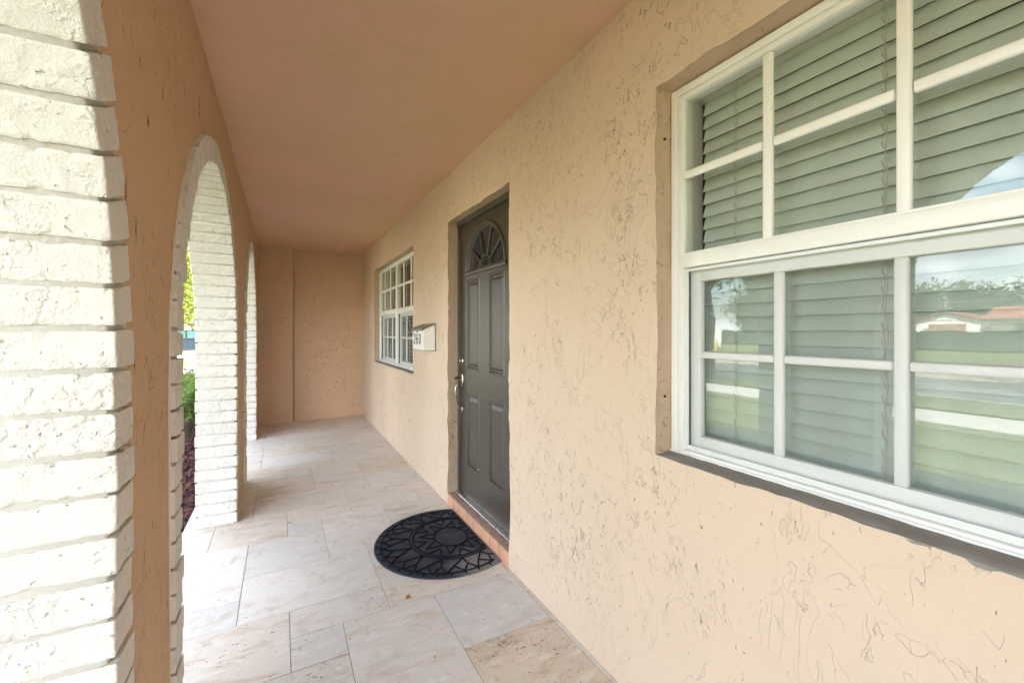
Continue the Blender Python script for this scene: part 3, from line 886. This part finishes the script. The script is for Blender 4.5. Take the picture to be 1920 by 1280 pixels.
# top face as fan of inner circle
c0=len(V); top=circ(MR-.013,.006); m.add(top+[(XC-.10,MC[1],.006)],[(i,i+1,len(top)) for i in range(len(top)-1)]+[(len(top)-1,0,len(top))],0)
m.box(XC-.006,XC,MC[1]-math.sqrt(MR**2-(XC-MC[0])**2),MC[1]+math.sqrt(MR**2-(XC-MC[0])**2),.0006,.0086,.0015)
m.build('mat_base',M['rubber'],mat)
m=MB()
C2=(.935,2.535)
def ok(x): return x<XC-.004
def ridge(p,q,w=.0045):
    # clip at mat edge
    p=np.array(p,float);q=np.array(q,float)
    if p[0]>XC-.004 and q[0]>XC-.004: return
    def cl(a,b):
        if a[0]>XC-.004:
            t=(XC-.004-b[0])/(a[0]-b[0]); return b+(a-b)*t
        return a
    p,q=cl(p,q),cl(q,p)
    m.tube([(p[0],p[1],.0065),(q[0],q[1],.0065)],w*1.05,6)
def ringr(c,rx,ry,n=56,w=.005,wob=0):
    P=[(c[0]+rx*math.cos(2*math.pi*k/n)*(1+wob*math.sin(k*8*2*math.pi/n)),c[1]+ry*math.sin(2*math.pi*k/n)*(1+wob*math.sin(k*8*2*math.pi/n))) for k in range(n)]
    run=[]
    for k in range(n+1):
        x,y=P[k%n]
        if x<XC-.003: run.append((x,y,.0062))
        else:
            if len(run)>1: m.tube(run,w*1.05,6)
            run=[]
    if len(run)>1: m.tube(run,w*1.05,6)
ringr(C2,.100,.125,w=.0045)
rI=.232; ringr(C2,rI,rI+.015,w=.005); ringr(C2,rI+.022,rI+.037,w=.0045)
def PT(c,r,t,e=1.): return (c[0]+r*math.cos(t),c[1]+r*e*math.sin(t))
for k in range(8):
    t=2*math.pi*(k+.5)/8; d=math.pi/8
    tip=PT(C2,rI-.03,t,1.06)
    ridge(PT(C2,.105,t-d*.8,1.2),tip); ridge(PT(C2,.105,t+d*.8,1.2),tip)
    v=PT(C2,.155,t+d,1.1); v2=PT(C2,.228,t+d*.55,1.07); v3=PT(C2,.228,t+d*1.45,1.07)
    ridge(v,v2); ridge(v,v3)
rO=.395; ringr(MC,rO,rO,w=.0045,n=80)
nz_=14
for k in range(nz_):
    t=2*math.pi*(k+.25)/nz_; d=2*math.pi/nz_
    A_=PT(C2,.262,t,1.05); B_=PT(MC,.392,t+d*.5)
    mid=PT(MC,.325,t+d*.05); mid2=PT(MC,.335,t+d*.5)
    C_=PT(C2,.262,t+d,1.05)
    ridge(A_,PT(MC,.33,t+d*.28)); ridge(PT(MC,.33,t+d*.28),B_); ridge(C_,PT(MC,.33,t+d*.74)); ridge(PT(MC,.33,t+d*.74),B_)
    ridge(PT(MC,.392,t+.02),PT(MC,.33,t+d*.28)); ridge(PT(MC,.392,t+.02),PT(MC,.33,t-d*.26))
for k in range(34):
    t=2*math.pi*k/34; ridge(PT(MC,rO,t),PT(MC,MR-.008,t),.004)
m.build('raised_pattern',M['rubber_ridge'],mat)

# dry leaf on the floor
m=MB(); lx,ly=.540,2.06
V=[];F=[];n=9
for i in range(n):
    q=i/(n-1); w=.011*math.sin(math.pi*min(1,q*1.02)**.8)
    yy=-.017+.034*q
    for sgn in(-1,0,1): V.append((lx+sgn*w*.9+yy*.5,ly+yy*.85-sgn*w*.3,.0022+abs(sgn)*.004*math.sin(math.pi*q)+.003*q))
for i in range(n-1):
    for j in range(2): F.append((i*3+j,i*3+j+1,(i+1)*3+j+1,(i+1)*3+j))
m.add(V,F,0,True); tag(m.build('dry_leaf',M['deadleaf']),'small dry brown leaf lying on the pale tiles near the doormat','leaf')

# ------------------------------------------------------------------ MAILBOX
mbx=thing('mailbox',(W,3.49,1.15),'white wall mailbox with dark lid numbered 260 beside the door','mailbox')
m=MB(); y0,y1=3.318,3.655; xf=W-.098
m.prism([(W-.004,1.143),(xf+.006,1.143),(xf,1.150),(xf,1.312),(W-.004,1.350)],'Y',y0,y1,bev=.003)
m.build('mailbox_body',M['mbwhite'],mbx)
m=MB()
m.prism([(W-.003,1.354),(W-.003,1.361),(xf-.012,1.322),(xf-.013,1.300),(xf-.010,1.300),(xf-.009,1.317)],'Y',y0-.005,y1+.005,bev=.001)
m.box(W-.0035,W+.003,y0-.004,y1+.004,1.14,1.36)
m.build('mailbox_lid',M['mblid'],mbx)
m=MB(); m.box(xf-.002,xf-.0003,3.50,3.512,1.285,1.297,.0005); m.tube([(xf-.0003,3.506,1.291),(xf-.006,3.506,1.291)],.006,10); m.build('mailbox_lock',M['ink'],mbx)
# digits drawn as strokes (y decreases to the right when looking at the face)
def stroke(m,pts,w=.0055):
    m.tube([(xf-.001,y,z) for y,z in pts],w,6)
def dig(ch,yl,zb_,w,h):
    T=lambda u,v:(yl-u*w,zb_+v*h)
    if ch=='2': P=[(.05,.78),(.2,.95),(.5,1),(.8,.95),(.95,.75),(.85,.5),(.5,.28),(.1,.06),(.05,0),(.95,0)]
    if ch=='6': P=[(.85,.92),(.6,1),(.3,.93),(.1,.65),(.06,.35),(.2,.08),(.5,0),(.8,.08),(.94,.3),(.8,.52),(.5,.58),(.2,.48),(.08,.33)]
    if ch=='0': P=[(.5+.44*math.sin(2*math.pi*k/16),.5+.5*math.cos(2*math.pi*k/16)) for k in range(17)]
    return [T(*p) for p in P]
m=MB()
for k,ch in enumerate('260'): stroke(m,dig(ch,3.612-k*.079,1.193,.052,.080))
for v in m.v: v[:,0]=np.clip(v[:,0],xf-.0022,xf+.01)
m.build('house_number',M['ink'],mbx)

# ------------------------------------------------------------------ GROUNDS
def sheet(name,x0,x1,y0,y1,z,mat,n=2,z0=None):
    m=MB()
    if z0 is None: m.add([(x0,y0,z),(x1,y0,z),(x1,y1,z),(x0,y1,z)],[(0,1,2,3)])
    else: m.box(x0,x1,y0,y1,z0,z)
    return tag(m.build(name,mat),kind='structure')
ZG=-.12
sheet('ground',-900,900,-900,900,-.26,M['lawn'])
sheet('lawn',-9.95,-.3,-60,80,ZG,M['lawn'],z0=-.258)
sheet('lawn',-160,-16.65,-150,150,ZG,M['lawn'],z0=-.258)
sheet('road',-16.5,-10.1,-150,150,-.252,M['asphalt'])
sheet('kerb',-10.1,-9.955,-150,150,ZG+.004,M['concrete'],z0=-.255)
sheet('kerb',-16.645,-16.5,-150,150,ZG+.004,M['concrete'],z0=-.255)
sheet('sidewalk',-7.75,-6.4,-60,80,ZG+.008,M['concrete'],z0=ZG-.05)
sheet('far_sidewalk',-20.2,-18.8,-100,100,ZG+.008,M['concrete'],z0=ZG-.05)
sheet('driveway',-9.95,-1.4,28.4,33.6,ZG+.012,M['concrete'],z0=ZG-.05)
sheet('driveway',-9.95,-.9,17.6,20.2,ZG+.012,M['concrete'],z0=ZG-.05)
m=MB(); m.box(-1.75,XF0+.001,-4,11.4,ZG-.05,-.065); tag(m.build('planting_bed',M['soil']),kind='structure')
# lava rock mulch
ico=bmesh.new(); bmesh.ops.create_icosphere(ico,subdivisions=1,radius=1); IV=np.array([v.co[:] for v in ico.verts]); IF=[[v.index for v in f.verts] for f in ico.faces]; ico.free()
m=MB(); rg=np.random.default_rng(4)
for k in range(5200):
    y=rg.uniform(2.2,9.5) if k<4300 else rg.uniform(-2,2.2); x=rg.uniform(-1.25,XF0-.012) if k<4300 else rg.uniform(-1.7,XF0-.02)
    s=rg.uniform(.008,.021)
    V=IV*(1+rg.uniform(-.28,.28,(len(IV),1)))*s*rg.uniform(.6,1.3,3)
    a=rg.uniform(0,6.28); ca_,sa=math.cos(a),math.sin(a); V=V@np.array([[ca_,sa,0],[-sa,ca_,0],[0,0,1]])
    m.add(V+np.array([x,y,-.058+rg.uniform(0,.018)]),IF,0,False,(rg.random(),)*3)
tag(m.build('mulch_rocks',M['rock']),'reddish brown lava rock mulch covering the planting bed outside the arches','mulch',kind='stuff')

# ------------------------------------------------------------------ foliage
def leaves(m,centres,per,spread,size,rng,fold=.3,tone=None):
    """many small folded leaves around given centres"""
    C=np.repeat(np.asarray(centres),per,0); n=len(C)
    D=rng.normal(size=(n,3)); D/=np.linalg.norm(D,axis=1)[:,None]
    C=C+D*spread*rng.random((n,1))**.5
    a=rng.normal(size=(n,3)); a[:,2]*=.55; a/=np.linalg.norm(a,axis=1)[:,None]
    b=np.cross(a,rng.normal(size=(n,3))); b/=np.linalg.norm(b,axis=1)[:,None]
    c=np.cross(a,b); s=size*rng.uniform(.6,1.3,(n,1))
    p0=C-a*s; p1=C+b*s*.45+c*s*.12; p2=C+a*s; p3=C-b*s*.45+c*s*.12
    V=np.stack([p0,p1,p2,p3],1).reshape(-1,3)
    F=[(4*i,4*i+1,4*i+2,4*i+3) for i in range(n)]
    t=rng.random(n) if tone is None else np.clip(tone+rng.normal(0,.2,n),0,1)
    m.add(V,F,0,False,np.repeat(t[:,None].repeat(3,1),4,0))
def tree(name,loc,height,crown_r,crown_z0,seed,label,cat,leafmat,nl=9000,lsize=.09,trunk_r=.16,group=None,nb=46,flat=.75,clump=.42):
    t=thing(name,loc,label,cat,group)
    rng=np.random.default_rng(seed); x,y,z=loc
    tr=MB(); top=crown_z0+ (height-crown_z0)*.45
    pts=[(x,y,z-.05)]
    q=np.array([x,y,z]);
    for k in range(1,7): pts.append((x+rng.normal(0,.05)*k*.5,y+rng.normal(0,.05)*k*.5,z+top*k/6))
    tr.tube(pts,[trunk_r*1.35,trunk_r,trunk_r*.9,trunk_r*.8,trunk_r*.68,trunk_r*.5,trunk_r*.3],9)
    tips=[]
    cz=z+(crown_z0+height)/2; rz=(height-crown_z0)/2
    for k in range(nb):
        a=rng.uniform(0,6.283); u=rng.uniform(-.8,1); rr=crown_r*math.sqrt(max(.05,1-u*u))*rng.uniform(.55,1.08)
        tip=np.array([x+rr*math.cos(a),y+rr*math.sin(a),cz+u*rz*rng.uniform(.8,1.05)])
        f=rng.uniform(.45,.95); i=min(5,int(f*6)); base=np.array(pts[i])
        mid=(base+tip)/2+rng.normal(0,crown_r*.07,3)+np.array([0,0,crown_r*.08])
        tr.tube([base,base*.6+mid*.4+rng.normal(0,.03,3),mid,tip],[trunk_r*.35,trunk_r*.24,trunk_r*.15,trunk_r*.04],5,cap=False)
        tips+=[tip,mid*.4+tip*.6+rng.normal(0,crown_r*.12,3)]
        for e in range(2): tips.append(tip+rng.normal(0,crown_r*.16,3))
    tr.build('trunk',M['bark'],t)
    cr=MB(); T=np.array(tips); keep=rng.random(len(T))>.12; T=T[keep]
    leaves(cr,T,max(3,int(nl/len(T))),crown_r*clump*.6,lsize,rng)
    cr.build('crown',leafmat,t)
    return t
tree('oak_tree',(-8.6,8.2,ZG),8.2,3.6,2.6,1,'broad oak by the kerb, opposite the middle arch and seen only in the window glass','tree',M['leaf_oak'],16000,.085)
tree('oak_tree',(-9.0,-1.2,ZG),9.6,4.2,4.2,2,'wide oak with low boughs, opposite the nearest arch and seen only in the window glass','tree',M['leaf_oak'],10500,.085)
tree('yard_tree',(-5.5,22.0,ZG),6.6,3.7,1.35,3,'light green tree in the neighbouring yard seen through the middle arch','tree',M['leaf_light'],30000,.085,.09,nb=80)
tree('yard_tree',(-6.2,41,ZG),8.5,4.5,1.6,4,'pale green tree behind the parked car','tree',M['leaf_light'],11000,.14,.15)
for i,(x,y,h,s,lab) in enumerate([(-66,40,7.5,5,'a'),(-82,22,7.6,7,'b'),(-86,6,7.2,7,'c'),(-86,-12,7.8,8,'d'),(-60,62,8,7,'e')]):
    tree('distant_tree',(x,y,ZG),h,s,1.5,20+i,['dense dark green tree behind the hedge, left of the white gable','rounded dark tree right behind the white gable','broad dark tree behind the middle of the red roof','tall dark tree behind the right end of the red roof','wide dark tree far down the street'][i],'tree',M['leaf_far'],5200,.38,.3,group='distant trees across the street',nb=34)

def shrub(x,y,h,r,seed,label,mat=None):
    t=thing('shrub',(x,y,-.065),label,'shrub','shrubs in the lava rock bed'); rng=np.random.default_rng(seed)
    st=MB(); tips=[]
    for k in range(26):
        a=rng.uniform(0,6.283); rr=r*rng.uniform(.15,1); zt=h*rng.uniform(.45,1)*math.sqrt(max(.2,1-(rr/r)**2*.6))
        tip=np.array([x+rr*math.cos(a),y+rr*math.sin(a),-.065+zt]); mid=np.array([x+rr*.35*math.cos(a),y+rr*.35*math.sin(a),-.065+zt*.5])
        st.tube([(x+rng.normal(0,.02),y+rng.normal(0,.02),-.07),mid,tip],[.006,.0045,.002],5,cap=False)
        tips+=[tip,(tip+mid)/2+rng.normal(0,.03,3),tip+rng.normal(0,.04,3)]
    st.build('stem',M['bark'],t)
    lf=MB(); leaves(lf,np.array(tips),34,.085,.028,rng); lf.build('foliage',mat or M['leaf_shrub'],t)
shrub(-1.02,6.55,.72,.42,31,'nearest leafy green shrub at the end of the rock bed')
shrub(-1.18,7.45,.78,.45,32,'leafy green shrub just behind the nearest one')
shrub(-1.32,8.45,.76,.46,33,'leafy green shrub farthest along the rock bed')
shrub(-1.35,.4,.42,.22,34,'small low shrub outside the nearest arch')
shrub(-1.30,-.5,.40,.2,35,'small shrub outside the near end of the porch')

m=MB(); rg=np.random.default_rng(14); n=52000
gx=np.concatenate([rg.uniform(-6.38,-1.78,n//2),rg.uniform(-9.9,-7.8,n//2)]); gy=rg.uniform(-7,14,n); a=rg.uniform(0,6.283,n); hh=rg.uniform(.03,.075,n); wd=rg.uniform(.004,.008,n); le=rg.uniform(-.03,.03,(n,2))
B0=np.stack([gx-np.cos(a)*wd,gy-np.sin(a)*wd,np.full(n,ZG-.002)],1); B1=np.stack([gx+np.cos(a)*wd,gy+np.sin(a)*wd,np.full(n,ZG-.002)],1); T=np.stack([gx+le[:,0],gy+le[:,1],ZG+hh],1)
m.add(np.stack([B0,B1,T],1).reshape(-1,3),[(3*i,3*i+1,3*i+2) for i in range(n)],0,False,np.repeat(rg.random(n)[:,None].repeat(3,1),3,0))
tag(m.build('grass',M['grass_blade']),'short mown grass blades of the front lawn',kind='stuff')
# hedge across the street, fence panel, hydrant, house
t=thing('hedge',(-40,5,ZG),'long clipped dark hedge across the street','hedge')
m=MB(); rg=np.random.default_rng(9)
C=np.stack([rg.uniform(-40.9,-39.8,1600),rg.uniform(-30,45,1600),rg.uniform(-.1,1.35,1600)],1); leaves(m,C,9,.32,.13,rg); m.build('foliage',M['leaf_far'],t)
m=MB(); m.box(-40.8,-39.9,-30.2,45.2,ZG,1.2); m.build('hedge_core',M['leaf_far'],t)
t=thing('fence_panel',(-30,24,ZG),'white vinyl fence panel standing by the hedge across the street','fence')
m=MB()
for k in range(9): m.box(-30.02,-29.98,23.1+k*.2,23.29+k*.2,ZG+.08,1.45,.01)
m.build('fence_boards',M['whitewall'],t)
for yy in(23.0,24.95):
    m=MB(); m.box(-30.07,-29.93,yy-.07,yy+.07,ZG,1.55,.01); m.prism([(-30.09,1.55),(-29.91,1.55),(-30,1.66)],'Y',yy-.09,yy+.09); m.build('fence_post',M['whitewall'],t)
m=MB()
m.tube([(-21,17,ZG),(-21,17,ZG+.08),(-21,17,ZG+.09),(-21,17,ZG+.52),(-21,17,ZG+.56),(-21,17,ZG+.68),(-21,17,ZG+.74)],[.17,.17,.12,.12,.15,.12,.03],14)
m.tube([(-21,16.78,ZG+.42),(-21,17.22,ZG+.42)],.06,10); m.tube([(-21,17,ZG+.42),(-20.8,17,ZG+.42)],.075,10)
tag(m.build('fire_hydrant',M['hydrant']),'yellow fire hydrant on the grass across the street','hydrant')
t=thing('neighbour_house',(-70,8,ZG),'low white house with a red shingle roof across the street','house')
m=MB(); m.box(-76,-70,-14,18,ZG,2.7); m.box(-74,-67.5,17,22.6,ZG,2.6); m.prism([(17,2.6),(22.6,2.6),(19.8,3.3)],'X',-74,-67.4); m.build('wall',M['whitewall'],t)
m=MB(); m.prism([(-68.6,2.6),(-68.6,2.75),(-73,4.2),(-77.4,2.75),(-77.4,2.6)],'Y',-15,17.2)
m.prism([(16.6,2.55),(19.8,3.45),(23,2.55),(23,2.68),(19.8,3.6),(16.6,2.68)],'X',-75,-67.0); m.build('roof',M['shingle'],t)
for a,b in((-10,-8),(-4,-1.5),(3,4.2),(7,10),(13,15)):
    m=MB(); m.box(-70.06,-69.98,a,b,.9,2.1); m.build('window',M['window_dark'],t)
m=MB(); m.box(-67.46,-67.38,18.2,21.4,ZG,2.1); m.build('garage_door',M['shingle'],t)

# parked car on the neighbouring driveway, side on
car=thing('parked_car',(-5.0,31,ZG),'blue grey car parked side-on in the driveway beyond the lawn','car')
cx0=-7.3; cy=31.; z0=ZG+.012
prof=[(0,.42),(.05,.66),(.30,.80),(1.15,.92),(1.75,1.38),(2.2,1.47),(3.1,1.46),(3.75,1.18),(4.25,1.04),(4.52,.96),(4.6,.62),(4.55,.36),(3.95,.30),(3.9,.48),(3.7,.62),(3.5,.62),(3.3,.48),(3.25,.28),(1.35,.28),(1.3,.48),(1.1,.62),(.9,.62),(.7,.48),(.65,.32),(.1,.32)]
m=MB(); m.prism([(cx0+u,z0+v) for u,v in prof],'Y',cy-.88,cy+.88,bev=.05); m.build('body',M['carpaint'],car)
for sg in(-1,1):
    m=MB(); m.prism([(cx0+1.35,z0+.96),(cx0+1.85,z0+1.34),(cx0+2.45,z0+1.40),(cx0+2.45,z0+.98)],'Y',cy+sg*.884,cy+sg*.90); m.prism([(cx0+2.53,z0+.98),(cx0+2.53,z0+1.40),(cx0+3.1,z0+1.38),(cx0+3.65,z0+1.14),(cx0+3.65,z0+1.0)],'Y',cy+sg*.884,cy+sg*.90); m.build('side_window',M['carglass'],car)
    for u in(1.0,3.6):
        w_=part_empty('wheel',(cx0+u,cy+sg*.8,z0+.31),car)
        m=MB(); m.tube([(cx0+u,cy+sg*.68,z0+.315),(cx0+u,cy+sg*.90,z0+.315)],.31,22); m.build('tyre',M['tyre'],w_)
        m=MB(); m.tube([(cx0+u,cy+sg*.895,z0+.315),(cx0+u,cy+sg*.915,z0+.315)],.19,16); m.build('rim',M['rim'],w_)
    m=MB(); m.box(cx0+4.40,cx0+4.615,cy+sg*.55,cy+sg*.86,z0+.74,z0+.86,.02); m.build('headlight',M['rim'],car)
    m=MB(); m.box(cx0-.0,cx0+.12,cy+sg*.55,cy+sg*.86,z0+.66,z0+.80,.02); m.build('tail_light',M['lamp'],car)
# neighbouring house wall beyond the car
# ------------------------------------------------------------------ WORLD, SUN, CAMERA
SUN_EL,SUN_AZ=52,108   # azimuth from +Y towards +X
w=bpy.data.worlds.new('World'); sc.world=w; w.use_nodes=True; t=w.node_tree; t.nodes.clear()
o=t.nodes.new('ShaderNodeOutputWorld'); bg=t.nodes.new('ShaderNodeBackground'); sky=t.nodes.new('ShaderNodeTexSky')
sky.sky_type='NISHITA'; sky.sun_disc=False; sky.sun_elevation=R(SUN_EL); sky.sun_rotation=R(SUN_AZ); sky.dust_density=1.5; sky.air_density=1.0
tc=t.nodes.new('ShaderNodeTexCoord'); mp_=t.nodes.new('ShaderNodeMapping'); mp_.inputs['Scale'].default_value=(1,1,2.6)
nz=t.nodes.new('ShaderNodeTexNoise'); nz.inputs['Scale'].default_value=2.6; nz.inputs['Detail'].default_value=7; nz.inputs['Distortion'].default_value=.3
mr=t.nodes.new('ShaderNodeMapRange'); mr.interpolation_type='SMOOTHSTEP'
for k,v in((1,.44),(2,.62),(3,0),(4,.85)): mr.inputs[k].default_value=v
mx=t.nodes.new('ShaderNodeMix'); mx.data_type='RGBA'; mx.inputs[7].default_value=(11,11.2,11.6,1)
L=t.links.new
L(tc.outputs['Generated'],mp_.inputs[0]); L(mp_.outputs[0],nz.inputs[0]); L(nz.outputs[0],mr.inputs[0]); L(mr.outputs[0],mx.inputs[0]); L(sky.outputs[0],mx.inputs[6])
L(mx.outputs[2],bg.inputs[0]); bg.inputs[1].default_value=.095; L(bg.outputs[0],o.inputs[0])
sd=bpy.data.lights.new('sun','SUN'); sd.energy=5.0; sd.angle=R(.55); sd.color=(1,.95,.87)
so=bpy.data.objects.new('sun',sd); COL.objects.link(so)
az,el=R(SUN_AZ),R(SUN_EL); d=Vector((math.sin(az)*math.cos(el),math.cos(az)*math.cos(el),math.sin(el)))
so.rotation_euler=d.to_track_quat('Z','Y').to_euler(); so.location=d*30

cam=bpy.data.cameras.new('camera'); co=bpy.data.objects.new('camera',cam); COL.objects.link(co); sc.camera=co
F=795.; UVP=529.; yaw=math.atan((960-UVP)/F)
co.location=(0,0,1.3); co.rotation_euler=(math.pi/2,0,-yaw)
cam.sensor_width=36; cam.lens=F/1920*36; cam.shift_y=-20/1920; cam.clip_start=.02; cam.clip_end=3000
sc.view_settings.view_transform='Standard'; sc.view_settings.look='None'; sc.view_settings.gamma=1; sc.view_settings.exposure=3.5
sc.render.engine='CYCLES'
try:
    sc.cycles.max_bounces=10; sc.cycles.diffuse_bounces=6; sc.cycles.transparent_max_bounces=16; sc.cycles.glossy_bounces=5
    sc.cycles.sample_clamp_indirect=8
except Exception: pass
